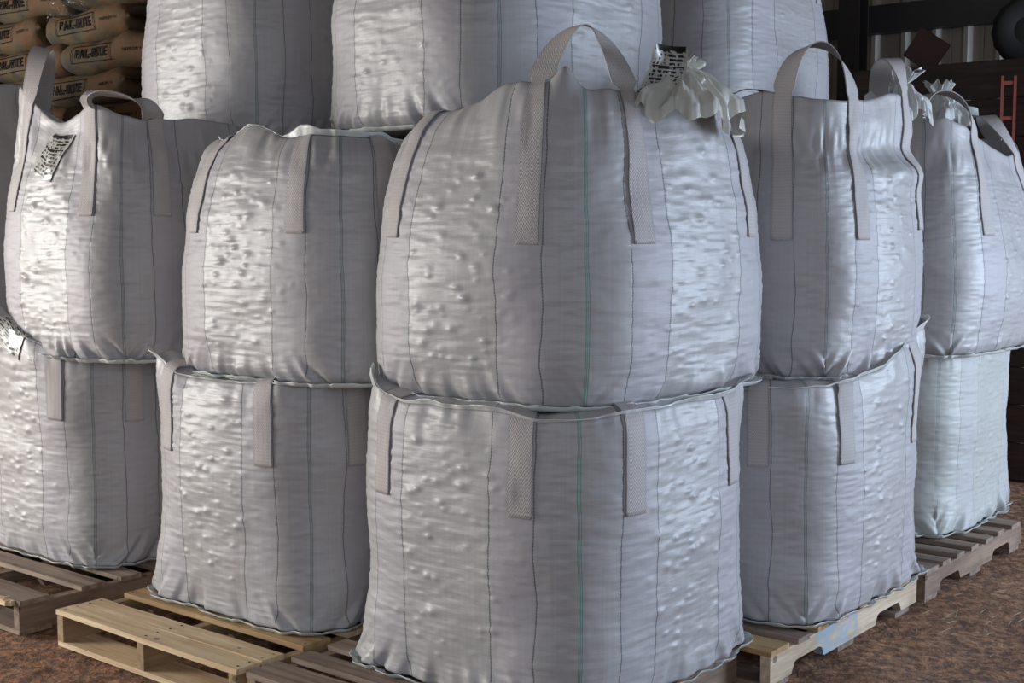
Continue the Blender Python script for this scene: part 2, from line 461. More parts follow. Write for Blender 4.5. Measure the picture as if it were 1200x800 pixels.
# ------------------------------------------------------------------ bulk bags
def smooth_interp(v, keys, col):
    kv = np.array([k[0] for k in keys]); kr = np.array([k[col] for k in keys])
    fine = np.linspace(kv[0], kv[-1], 801); y = np.interp(fine, kv, kr)
    ker = np.hanning(27); ker /= ker.sum()
    yp = np.concatenate([2 * y[0] - y[13:0:-1], y, 2 * y[-1] - y[-2:-15:-1]])
    y = np.convolve(yp, ker, mode='valid')
    return np.interp(v, fine, y)

# (v, radius, z, squareness)
LOWER = [(0, .0, .0, 7), (.03, .96, .0, 7), (.05, 1.04, .008, 6), (.12, 1.058, .07, 4.8), (.3, 1.075, .25, 3.7), (.55, 1.085, .50, 3.3), (.8, 1.065, .73, 3.4),
         (.92, 1.05, .84, 3.8), (1.0, 1.015, .90, 4), (1.08, .90, .915, 4.4), (1.4, .5, .905, 4), (2, 0, .90, 3)]
UPPER = [(0, .0, .01, 5), (.025, .90, .0, 4.6), (.05, .985, .012, 4.4), (.10, 1.03, .05, 4.0), (.25, 1.065, .18, 3.5), (.5, 1.09, .44, 3.2), (.75, 1.05, .66, 3.2),
         (.9, .98, .80, 3.4), (1.0, .90, .88, 3.6), (1.1, .80, .93, 3.8), (1.4, .5, .93, 3.4), (2, 0, .90, 3)]
OPEN = [(0, .0, .01, 5), (.025, .90, .0, 4.6), (.05, .985, .012, 4.4), (.10, 1.02, .05, 4.2), (.25, 1.05, .18, 3.7), (.5, 1.065, .42, 3.5), (.72, 1.035, .62, 3.6),
        (.88, .98, .76, 4.2), (1.0, .93, .86, 4.8), (1.15, .89, .98, 5), (1.3, .87, 1.07, 5), (1.33, .855, 1.07, 5), (1.45, .86, .96, 5), (1.6, .8, .86, 4), (2, 0, .88, 3)]

class Bag:
    def __init__(s, near, a, b, z0, prof, hs=1.0, yaw=0.0, seed=1, bumps=(), lump=1.0, pleat=1.0, vrim=1.12):
        s.a, s.b, s.prof, s.hs, s.seed, s.bumps, s.lump, s.pleat, s.vrim = a, b, prof, hs, seed, bumps, lump, pleat, vrim
        s.yaw = YAW + math.radians(yaw)
        e1 = Vector((math.cos(s.yaw), math.sin(s.yaw), 0)); e2 = Vector((-math.sin(s.yaw), math.cos(s.yaw), 0))
        c = Vector((near[0], near[1], z0)) - e1 * a / 2 + e2 * b / 2
        s.loc = c
    def S(self, s, v, detail=True):
        """point of the cloth: s walks the four sides (corner 1 faces the camera), v climbs from the base"""
        s = np.asarray(s, float) % 4; v = np.asarray(v, float); s, v = np.broadcast_arrays(s, v)
        side = np.floor(s); f = s - side; g = 2 * f - 1
        p = np.where(side == 0, g, np.where(side == 1, 1, np.where(side == 2, -g, -1)))
        q = np.where(side == 0, -1, np.where(side == 1, g, np.where(side == 2, 1, -g)))
        r = smooth_interp(v, self.prof, 1); z = smooth_interp(v, self.prof, 2) * self.hs; n = smooth_interp(v, self.prof, 3)
        z = np.maximum(z, 0.0)
        k = (np.abs(p) ** n + np.abs(q) ** n) ** (-1 / n)
        dr = np.zeros_like(z)
        for (s0, sw, v0, vw, dz, dd) in self.bumps:
            ds = np.abs((s - s0 + 2) % 4 - 2)
            w = np.exp(-(ds / sw) ** 2) * np.exp(-((v - v0) / vw) ** 2)
            z = z + w * dz; dr = dr + w * dd
        disp = np.zeros_like(z)
        if detail:
            sm = s * 0.95; sd = self.seed
            px, qy = p * k, q * k
            wside = sstep(0.02, 0.12, v) * (1 - sstep(1.25, 1.5, v))
            disp += 0.016 * fbm(px * 1.6, qy * 1.6, z * 3.0, sd, 2) * wside
            disp += 0.0016 * fbm(px * 5, qy * 5, z * 10, sd + 3, 3) * wside * self.lump
            d = np.abs(s - np.round(s)) * 0.95
            wp = (0.12 + 0.88 * sstep(0.13, 0.42, d)) * sstep(0.10, 0.22, v) * (1 - sstep(0.86, 1.0, v))
            disp += 0.0115 * pimples(sm / 0.062, z / 0.05, sd + 5, 0.42) * wp * self.lump
            disp += 0.0045 * pimples(sm / 0.05, z / 0.042, sd + 9, 0.5) * wp * self.lump
            disp += 0.0011 * vnoise(sm * 6, z * 38, 0 * z, sd + 6) * wside
            disp += 0.0016 * vnoise(sm * 16, z * 95, 0 * z, sd + 7) * wside
            wb = np.exp(-((v - 0.07) / 0.085) ** 2)
            disp += 0.017 * self.pleat * vnoise(sm * 24 + z * 26 * np.clip((f - .5) * 3, -1, 1), z * 4, 0 * z, sd + 8) * wb
            wt = np.exp(-((v - 1.04) / 0.13) ** 2)
            disp += 0.009 * self.pleat * fbm(sm * 15, z * 6, 0 * z, sd + 11, 2) * wt
            z = z + 0.014 * fbm(sm * 5, 0 * z, 0 * z, sd + 12, 2) * sstep(0.85, 1.05, v) * (1 - sstep(1.4, 1.8, v))
        rr = r * k
        x = p * rr * self.a / 2; y = q * rr * self.b / 2
        L = np.sqrt(x * x + y * y) + 1e-6
        ox, oy = x / L, y / L
        # push out along the side normal rather than radially
        nx_ = np.sign(px_ := p) * np.abs(p) ** 5; ny_ = np.sign(q) * np.abs(q) ** 5
        nl = np.sqrt(nx_ ** 2 + ny_ ** 2) + 1e-9
        x = x + nx_ / nl * (disp + dr); y = y + ny_ / nl * (disp + dr)
        return np.stack([x, y, z], -1)
    def Nrm(self, s, v):
        e = 0.01
        a = self.S(s + e, v, False) - self.S(s - e, v, False); b = self.S(s, v + e, False) - self.S(s, v - e, False)
        n = np.cross(a, b); return n / (np.linalg.norm(n, axis=-1, keepdims=True) + 1e-9)

def body_mesh(bag, mat, parent, ns=360, nside=135, ncrown=44, name='body'):
    v = np.concatenate([np.linspace(0, 0.12, int(nside * .2), endpoint=False), np.linspace(0.12, 1.0, nside, endpoint=False), np.linspace(1.0, 2.0, ncrown)])
    s = np.linspace(0, 4, ns + 1)
    Sg, Vg = np.meshgrid(s, v)
    P = bag.S(Sg[:, :-1], Vg[:, :-1])
    nv = len(v); V = P.reshape(-1, 3)
    F = []; UV = []
    zz = np.interp(v, [k[0] for k in bag.prof], [k[2] for k in bag.prof])
    vv = np.concatenate([[0], np.cumsum(np.abs(np.diff(zz)) + np.diff(v) * 0.15)])
    for j in range(nv - 1):
        for i in range(ns):
            i2 = (i + 1) % ns
            F.append((j * ns + i, j * ns + i2, (j + 1) * ns + i2, (j + 1) * ns + i))
            UV += [(s[i], vv[j]), (s[i + 1], vv[j]), (s[i + 1], vv[j + 1]), (s[i], vv[j + 1])]
    return mesh_obj(name, V, F, mat, parent, uvs=np.array(UV, dtype=np.float32))

STRAP_U = tuple(-.5 + i / 10 for i in range(11))
def ribbon(name, C, W, width, mat, parent, th=0.004, G=None):
    """a strip of webbing along centres C with width directions W"""
    C = np.asarray(C, float); W = np.asarray(W, float)
    W /= (np.linalg.norm(W, axis=1, keepdims=True) + 1e-9)
    T = np.gradient(C, axis=0); T /= (np.linalg.norm(T, axis=1, keepdims=True) + 1e-9)
    W = W - T * np.sum(W * T, 1, keepdims=True); W /= (np.linalg.norm(W, axis=1, keepdims=True) + 1e-9)
    Nn = np.cross(W, T)
    ln = np.concatenate([[0], np.cumsum(np.linalg.norm(np.diff(C, axis=0), axis=1))])
    m = len(C); V = []; uv = []
    us = STRAP_U; nu = len(us)
    for i in range(m):
        for lay in (1, 0):
            seq = list(range(nu)) if lay else list(reversed(range(nu)))
            for q in seq:
                u = us[q]
                if G is not None and i in G: V.append(G[i][0][q] + G[i][1][q] * (th if lay else 0.0))
                else: V.append(C[i] + W[i] * u * width + Nn[i] * (th if lay else 0.0))
                uv.append((u + .5, ln[i]))
    k = 2 * nu; F = []
    for i in range(m - 1):
        for j in range(k):
            j2 = (j + 1) % k
            F.append((i * k + j, (i + 1) * k + j, (i + 1) * k + j2, i * k + j2))
    F.append(tuple(range(k))); F.append(tuple((m - 1) * k + j for j in reversed(range(k))))
    o = mesh_obj(name, V, F, mat, parent, uvs=uv)
    me = o.data
    for e in me.edges:
        a_, b_ = e.vertices[0] % k, e.vertices[1] % k
        if a_ == b_ and a_ in (0, nu - 1, nu, k - 1): e.use_edge_sharp = True
    return o

def strap_lines(bag, s_, v0, v1, n, off):
    vs = np.linspace(v0, v1, n)
    return bag.S(s_ + 0 * vs, vs) + bag.Nrm(s_ + 0 * vs, vs) * off, vs

def surf_max_off(bag, s_, vs, width, off):
    """strap centres laid over the highest cloth beneath its width, smoothed"""
    n = bag.Nrm(s_ + 0 * vs, vs); base = bag.S(s_ + 0 * vs, vs, False)
    h = []
    for u in (-.5, -.25, 0, .25, .5):
        ss = s_ + u * width / 0.95
        p = bag.S(ss + 0 * vs, vs); b2 = bag.S(ss + 0 * vs, vs, False)
        h.append(np.sum((p - b2) * n, -1))
        h[-1] = np.maximum(h[-1], np.sum((p - base) * n, -1))
    hm = np.max(h, 0)
    ker = np.ones(5) / 5; hm = np.maximum(np.convolve(np.pad(hm, 2, mode='edge'), ker, 'valid'), hm - 0.003)
    return base + n * (hm + off)[:, None], n

def loop(bag, corner, parent, v_sew, mode, height=0.2, lean=(0, 0, 0), width=0.085, ds=0.225, spread=1.0):
    sA, sB = corner - ds, corner + ds
    up = np.array([0, 0, 1.0])
    # A side, climbing
    vt = bag.vrim if mode == 'stand' else 1.18
    vs = np.linspace(v_sew, vt, 34)
    PA, NA = surf_max_off(bag, sA, vs, width, 0.001)
    PB, NB = surf_max_off(bag, sB, vs, width, 0.001)
    TA = np.gradient(PA, axis=0); TB = np.gradient(PB[::-1], axis=0)
    WA = np.cross(TA, NA); WB = np.cross(TB, NB[::-1])
    wa, wb = WA[-1] / np.linalg.norm(WA[-1]), WB[0] / np.linalg.norm(WB[0])
    A, B = PA[-1], PB[-1]
    t = np.linspace(0, 1, 40)[1:-1][:, None]
    if mode == 'stand':
        ta = TA[-1] / np.linalg.norm(TA[-1]); tb = -TB[0] / np.linalg.norm(TB[0])
        L = np.array(lean)
        hh = height * 1.33
        mid = (A + B) / 2
        C1 = A + (ta * 0.4 + up * 0.6) * hh + (A - mid) * (spread - 1) + L
        C2 = B + (tb * 0.4 + up * 0.6) * hh + (B - mid) * (spread - 1) + L
        arc = (1 - t) ** 3 * A + 3 * (1 - t) ** 2 * t * C1 + 3 * (1 - t) * t ** 2 * C2 + t ** 3 * B
        Wm = wa + wb; Wm /= np.linalg.norm(Wm)
        # cross-twist
        WW = np.where(t < .5, wa * (1 - 2 * t) + Wm * 2 * t, Wm * (2 - 2 * t) + wb * (2 * t - 1))
    else:
        ss = np.linspace(sA, sB, 40)[1:-1]; vv = vt + 0.16 * np.sin(np.linspace(0, math.pi, 40)[1:-1])
        arc = bag.S(ss, vv) + bag.Nrm(ss, vv) * 0.012
        Tm = np.gradient(arc, axis=0); WW = np.cross(Tm, bag.Nrm(ss, vv))
        WW = WW * 1.0
        nrmW = WW / (np.linalg.norm(WW, axis=1, keepdims=True) + 1e-9)
        bl = np.clip(np.minimum(t, 1 - t) * 5, 0, 1)
        ends = np.where(t < .5, wa[None], wb[None])
        WW = nrmW * bl + ends * (1 - bl)
    C = np.vstack([PA, arc, PB[::-1]]); W = np.vstack([WA, WW, WB])
    # the sewn lengths follow the cloth across their whole width
    G = {}; m = len(C); us = np.array(STRAP_U)
    for lst, s_, sgn in ((range(len(vs)), sA, 1), (range(m - 1, m - 1 - len(vs), -1), sB, -1)):
        VV, UU = np.meshgrid(vs, us * sgn, indexing='ij')
        SS = s_ + UU * width / (0.5 * (bag.a + bag.b))
        P = bag.S(SS, VV); Q = bag.S(SS, VV, False); Nn = bag.Nrm(SS, VV)
        d = np.sum((P - Q) * Nn, -1)
        pad = np.pad(d, ((2, 2), (1, 1)), mode='edge')
        hi = np.max([pad[i:i + d.shape[0], j:j + d.shape[1]] for i in range(5) for j in range(3)], 0)
        d = 0.5 * hi + 0.5 * np.maximum(d, hi - 0.004)
        P = Q + Nn * (d + 0.0015)[..., None]
        for k, i in enumerate(lst): G[i] = (P[k], Nn[k])
    return ribbon('lifting_loop', C, W, width, M['webbing'], parent, G=G)

def hem(bag, parent, seed):
    """gathered seam allowance sticking out around the foot of the bag"""
    s = np.linspace(0, 4, 601)[:-1]
    P0 = bag.S(s, 0 * s + 0.055); c = P0.copy()
    n = P0[:, :2] / np.linalg.norm(P0[:, :2], axis=1, keepdims=True)
    wv = vnoise(s * 22, 0 * s, 0 * s, seed); w2 = vnoise(s * 7, 0 * s, 0 * s, seed + 1)
    ln = 0.030 + 0.009 * wv + 0.008 * w2
    V = []; F = []; m = len(s)
    rows = [(0.0, 0.004), (0.5, 0.006), (1.0, 0.0075), (1.0, 0.005), (0.5, 0.0035), (0.0, 0.0015)]
    for t, zz in rows:
        for i in range(m):
            z = max(0.0, zz + 0.008 * max(0, wv[i]) * t + 0.010 * t * t)
            V.append((P0[i, 0] + n[i, 0] * ln[i] * t, P0[i, 1] + n[i, 1] * ln[i] * t, z if zz > 0.004 else zz + (0.004 * max(0, wv[i]) * t)))
    R = len(rows)
    for j in range(R - 1):
        for i in range(m):
            i2 = (i + 1) % m; F.append((j * m + i, (j + 1) * m + i, (j + 1) * m + i2, j * m + i2))
    return mesh_obj('base_hem', V, F, M['hem'], parent)

def lip(bag, parent, seed, v=1.0, ears=()):
    """loose top edge of the cloth, folded out where the bag above presses on it"""
    s = np.linspace(0, 4, 721)[:-1]; P0 = bag.S(s, 0 * s + v); Nn = bag.Nrm(s, 0 * s + v)
    h = Nn * 1.0
    wv = fbm(s * 6, 0 * s, 0 * s, seed, 3); w2 = vnoise(s * 2.2, 0 * s, 0 * s, seed + 1)
    ln = np.clip(0.012 + 0.016 * w2 + 0.008 * wv, 0.004, 0.05); el = np.zeros_like(s); eo = np.zeros_like(s)
    for s0, sw, L, o in ears:
        d = np.abs((s - s0 + 2) % 4 - 2); w = np.clip(1 - d / sw, 0, 1) ** 0.8; el += w * L; eo += w * o
    V = []; m = len(s); F = []
    n2 = P0[:, :2] / np.linalg.norm(P0[:, :2], axis=1, keepdims=True)
    prof = [(0, 0.0), (.35, .0), (.7, .0), (1, .0), (1, .003), (.7, .003), (.35, .003), (0, .003)]
    for t, th in prof:
        out = (ln * 0.55 + eo) * t + 0.005 * wv * t; up = (ln * 0.7 + el) * (t ** 0.8)
        x = P0[:, 0] + n2[:, 0] * (out + th); y = P0[:, 1] + n2[:, 1] * (out + th); z = P0[:, 2] + up + 0.002
        V += list(np.stack([x, y, z], 1))
    for j in range(len(prof) - 1):
        for i in range(m):
            i2 = (i + 1) % m; F.append((j * m + i, j * m + i2, (j + 1) * m + i2, (j + 1) * m + i))
    return mesh_obj('top_edge', V, F, M['hem'], parent)

def patch(bag, parent, s0, v0, sw, vw, ang, off=0.006):
    n = 26; V = []; uv = []; F = []
    ca, sa = math.cos(ang), math.sin(ang)
    for j in range(n + 1):
        for i in range(n + 1):
            u, w = i / n - .5, j / n - .5
            a, b = u * sw, w * vw
            ss = s0 + (a * ca - b * sa) / 0.95; vv = v0 + (a * sa + b * ca)
            V.append((ss, vv)); uv.append((i / n, j / n))
    V = np.array(V); P = bag.S(V[:, 0], V[:, 1]) + bag.Nrm(V[:, 0], V[:, 1]) * off
    Q = bag.S(V[:, 0], V[:, 1]) + bag.Nrm(V[:, 0], V[:, 1]) * (off - 0.002)
    k = len(P)
    for j in range(n):
        for i in range(n):
            a = j * (n + 1) + i
            F.append((a, a + 1, a + n + 2, a + n + 1)); F.append((k + a, k + a + n + 1, k + a + n + 2, k + a + 1))
    return mesh_obj('printed_label', np.vstack([P, Q]), F, M['label'], parent, uvs=uv + uv)

def tuft(parent, loc, R, H, tip, seed, flare=0.05, mat=None, name='tied_top', sq=(1, 1), folds=13):
    """cloth gathered to a tie: skirt of deep folds below, a short flared tuft above"""
    n = 260; rows = 50; V = []; F = []
    th = np.linspace(0, 2 * math.pi, n, endpoint=False)
    cx, cy = np.cos(th), np.sin(th)
    for j in range(rows):
        t = j / (rows - 1)
        if t < .8:
            q = t / .8
            r = R * (1 - q) ** 1.25 + 0.028; z = H * q ** 0.75 * 1.0
            amp = 0.20 * (1 - q) + 0.22 * q
        else:
            q = (t - .8) / .2
            r = 0.028 + flare * q; z = H + tip * q; amp = 0.25
        ph = vnoise(cx * 1.2 + seed, cy * 1.2, t * 1.5 + 0 * cx, seed) * 2.4
        ru = np.sin(th * folds + ph * 3 + t * 2.2) * 0.4 + vnoise(cx * 6, cy * 6, t * 4 + 0 * cx, seed + 2) * 0.9 + vnoise(cx * 14, cy * 14, t * 7 + 0 * cx, seed + 3) * 0.4
        rr = r * (1 + amp * ru)
        zz = z + (0.06 * vnoise(cx * 4, cy * 4, t * 2 + 0 * cx, seed + 4)) * (1 - t * .6) - 0.03 * (t == 0)
        V += list(np.stack([rr * cx * sq[0], rr * cy * sq[1], zz], 1))
    for j in range(rows - 1):
        for i in range(n):
            i2 = (i + 1) % n; F.append((j * n + i, j * n + i2, (j + 1) * n + i2, (j + 1) * n + i))
    V.append((0, 0, H + tip * .55)); c = len(V) - 1
    for i in range(n): F.append(((rows - 1) * n + i, (rows - 1) * n + (i + 1) % n, c))
    o = mesh_obj(name, V, F, mat or M['liner'], parent); o.location = loc
    return o

def make_bag(name, label, bag, mat='fabric', loops=(), res=1.0, hem_on=True, top=True, group=None, ears=(), lipv=1.0, width=0.085):
    root = empty(name, bag.loc, bag.yaw); tag(root, label, 'bulk bag', group)
    body_mesh(bag, M[mat], root, int(440 * res), int(150 * res), int(44 * max(res, .6)))
    if hem_on: hem(bag, root, bag.seed + 40)
    if top: lip(bag, root, bag.seed + 60, v=lipv, ears=ears)
    for L in loops: loop(bag, L[0], root, L[1], L[2], *L[3:4], **(L[4] if len(L) > 4 else {}), width=width)
    return root

PZ = 0.14
UZ = 1.045
FL = lambda v: [(c, v, 'flat') for c in (1, 2, 3, 4)]

# ---- lower tier
make_bag('bulk_bag', 'grey white woven bulk bag, lower bag of the large middle stack, green corner seam',
         Bag((0.205, 3.66), 1.0, 1.06, PZ, LOWER, 1.0, 0, 3, bumps=((0.05, .12, 1.02, .1, .05, .0), (2.0, .16, 1.0, .12, .03, .02))),
         'fabric_green', FL(.66), ears=((0.03, .10, .05, .0), (2.0, .16, .0, .05)))
b_ = Bag((-0.71, 4.48), 1.0, 0.99, PZ, LOWER, 1.0, 0, 14, bumps=((0.05, .2, 1.05, .12, .05, .01),))
r_ = make_bag('bulk_bag', 'bulk bag on the pine pallet with bare front boards, left of the middle stack',
         b_, 'fabric', FL(.66), ears=((0.02, .16, .035, .035), (0.5, .1, .0, .01)))
patch(b_, r_, 0.47, 1.06, 0.26, 0.10, 0.1)
b_ = Bag((-1.77, 5.38), 1.0, 0.97, PZ, LOWER, 0.98, -1, 27, bumps=((0.15, .50, 1.02, .25, .25, .10),))
r_ = make_bag('bulk_bag', 'lower bulk bag at the far left with a printed label on its top edge',
         b_, 'fabric', FL(.70))
patch(b_, r_, 0.52, 0.98, 0.15, 0.16, -0.35)
make_bag('bulk_bag', 'shaded bulk bag on the blue stained pallet, right of the middle stack',
         Bag((1.075, 4.57), 0.98, 1.10, PZ, LOWER, .97, 0, 31, bumps=((2.0, .42, 1.02, .2, .19, .05), (1.78, .10, 1.0, .08, .0, -.04), (1.55, .05, 1.02, .1, .02, .01))),
         'fabric', FL(.66), ears=((1.95, .2, .03, .01),))
make_bag('bulk_bag', 'pale plain bulk bag at far right, lower of its stack, rolled top edge',
         Bag((2.0, 5.95), 0.95, 1.02, PZ, LOWER, .97, 0, 44, bumps=((1.7, .5, 1.05, .2, .05, .02),), lump=.8, pleat=1.4), 'fabric_pale', (),
         ears=((1.75, .35, .02, .01),))

# ---- upper tier
cu = Bag((0.222, 3.73), 0.99, 1.20, UZ, UPPER, .95, 0, 52,
         bumps=((1.0, .75, 1.08, .16, .09, .0), (1.62, .26, 1.12, .20, .12, .0), (0.62, .14, 1.14, .1, .05, .0), (.9, .06, 1.1, .06, .06, 0.0)))
cu.vrim = 1.10
r_ = make_bag('bulk_bag', 'big bulging grey bulk bag on top of the middle stack with one loop standing up', cu, 'fabric_green',
         [(1, .60, 'stand', .235, dict(lean=(-0.01, 0.03, 0), spread=.62)), (2, .62, 'flat'), (3, .62, 'flat'), (4, .62, 'flat')], top=False)
def at(px_, py_, d):
    p = math.atan(135 / 1522.0); dx = (px_ - 600) / 1522.0; dy = -(py_ - 400) / 1522.0
    v = Vector((dx, math.cos(p) + dy * math.sin(p), -math.sin(p) + dy * math.cos(p)))
    return Vector((0, 0, 1.6)) + v * (d / v.y)
def to_local(bag, p):
    return Matrix.Rotation(-bag.yaw, 4, 'Z') @ (p - bag.loc)
tuft(r_, to_local(cu, at(800, 128, 4.20)), 0.17, 0.125, 0.03, 7, 0.035, sq=(0.85, 1.15), folds=9)
# label flap behind the tie
def flap(parent, loc, w, h, seed, rz=0.0, curl=0.05):
    n = 18; V = []; F = []; uv = []
    for lay in (0, 0.003):
        for j in range(n + 1):
            for i in range(n + 1):
                u, t = i / n - .5, j / n
                V.append((u * w + 0.02 * math.sin(t * 3), curl * math.sin(u * 5 + 1) * (0.4 + t) + lay + 0.012 * math.sin(t * 7 + u * 4), t * h + 0.03 * u))
                uv.append((i / n, j / n))
    k = (n + 1) ** 2
    for j in range(n):
        for i in range(n):
            a = j * (n + 1) + i
            F.append((a, a + 1, a + n + 2, a + n + 1)); F.append((k + a, k + a + n + 1, k + a + n + 2, k + a + 1))
    o = mesh_obj('label_flap', V, F, M['label'], parent, uvs=uv); o.location = loc; o.rotation_euler = (0.1, 0.35, rz)
    return o
flap(r_, to_local(cu, at(762, 112, 4.12)), 0.11, 0.165, 3, rz=math.radians(39), curl=.03)

l1 = Bag((-0.575, 4.40), 1.03, 0.98, UZ - .01, UPPER, .93, 0, 67, bumps=((0.2, .3, 1.05, .16, .03, .0), (1.0, .25, 1.1, .16, .02, .0), (0.5, .22, 1.15, .16, .05, .0)))
make_bag('bulk_bag', 'upper bulk bag with flattened loops, just left of the middle stack', l1, 'fabric', FL(.66), ears=((0.75, .12, .03, .0),), lipv=1.12)

l2 = Bag((-1.575, 5.20), 1.0, 0.97, UZ - .01, OPEN, .98, 0, 71,
         bumps=((0.03, .3, 1.3, .3, .13, .0), (0.5, .25, 1.3, .22, -.05, -.01), (1.0, .35, 1.3, .22, -.03, -.02), (0.8, .14, 1.32, .14, .05, .02), (2.5, .9, 1.3, .35, -.12, 0)), pleat=1.2)
l2.vrim = 1.3
r_ = make_bag('bulk_bag', 'upper left bulk bag with open top, printed label and one strap standing up', l2, 'fabric',
         [(0 + 4, .74, 'stand', .25, dict(spread=.5, lean=(0.03, 0, 0))), (1, .72, 'stand', .07, dict(lean=(0.10, -0.10, -0.01), spread=.8)), (2, .7, 'stand', .03), (3, .7, 'stand', .03)], top=False)
patch(l2, r_, 0.50, 1.04, 0.16, 0.27, -0.35)

r1 = Bag((1.17, 4.70), 0.96, 0.99, UZ - .02, OPEN, .99, 0, 83,
         bumps=((1.62, .3, .92, .06, .0, .03), (1.62, .3, 1.03, .07, .0, -.03), (1.65, .2, 1.3, .2, .04, .0), (0.6, .3, 1.3, .2, .02, .0), (1.15, .2, 1.0, .15, .0, -.02), (.5, .1, 1.3, .2, -.03, .0)), pleat=1.5)
r1.vrim = 1.3
r_ = make_bag('bulk_bag', 'upper bulk bag right of the middle stack with two loops standing over its open rim', r1, 'fabric',
         [(1, .62, 'stand', .19, dict(spread=.82)), (2, .66, 'stand', .19, dict(spread=.8)), (3, .7, 'stand', .12), (4, .7, 'stand', .10)], top=False)
tuft(r_, to_local(r1, at(1050, 128, 5.62)), 0.12, 0.10, 0.06, 19, 0.07, mat=M['hem'], folds=7)
patch(r1, r_, 0.42, 1.18, 0.14, 0.10, 0.0)

r2 = Bag((1.97, 5.70), 0.98, 1.24, UZ - .04, OPEN, .98, 0, 97,
         bumps=((1.0, .3, 1.3, .25, .05, .0), (1.6, .45, 1.3, .3, -.10, -.02), (1.5, .5, .4, .3, .0, .05)))
r2.vrim = 1.28
r_ = make_bag('bulk_bag', 'upper bulk bag at right picture edge with a wide leaning loop at its corner', r2, 'fabric',
         [(1, .66, 'stand', .16, dict(spread=1.0)), (2, .7, 'stand', .16, dict(spread=1.0, lean=(-.1, -.05, 0))), (3, .7, 'stand', .10), (4, .7, 'stand', .10)], top=False)
tuft(r_, to_local(r2, at(1100, 138, 6.75)), 0.13, 0.12, 0.05, 23, 0.05, mat=M['hem'], folds=7)

# ---- third stack on the right, second row and third tier
HID = [((0.05, 5.40), 'beneath the largest top bag'), ((-1.02, 6.30), 'beneath the top bag beside the sacks'), ((1.0, 6.72), 'beneath the top bag beside the post')]
for i, (nr, txt) in enumerate(HID):
    make_bag('bulk_bag', 'hidden bulk bag on a pallet, ' + txt, Bag(nr, 0.96, 0.96, PZ, LOWER, 1.0, 0, 120 + i), 'fabric', (), res=.45)
    make_bag('bulk_bag', 'bulk bag in the second row, upper one ' + txt, Bag(nr, 0.96, 0.96, UZ, LOWER, .97, 0, 130 + i), 'fabric', (), res=.45, hem_on=False)
make_bag('bulk_bag', 'shaded bulk bag low at the left picture edge behind the open bag', Bag((-2.93, 6.28), 0.96, 0.96, PZ, LOWER, 1.0, 0, 141), 'fabric', (), res=.5)
make_bag('bulk_bag', 'shaded bulk bag at the left picture edge beside the brown sacks', Bag((-2.90, 6.26), 0.96, 0.96, UZ, OPEN, 1.2, 0, 142), 'fabric', (), res=.6, top=False)

T3 = 1.985
make_bag('bulk_bag', 'third tier bulk bag at upper left beside the pile of brown sacks',
         Bag((-1.16, 5.93), 0.98, 0.98, T3, UPPER, 1.08, 0, 151), 'fabric', FL(.85))
make_bag('bulk_bag', 'largest third tier bulk bag, behind the standing loop of the middle stack',
         Bag((-0.05, 4.86), 1.04, 1.30, T3 - .01, UPPER, 1.05, 0, 163, pleat=1.3), 'fabric', FL(.85))
make_bag('bulk_bag', 'third tier bulk bag right of centre, beside the dark steel post',
         Bag((1.10, 6.6), 1.0, 1.28, T3, UPPER, 1.12, 0, 175), 'fabric', FL(.85))

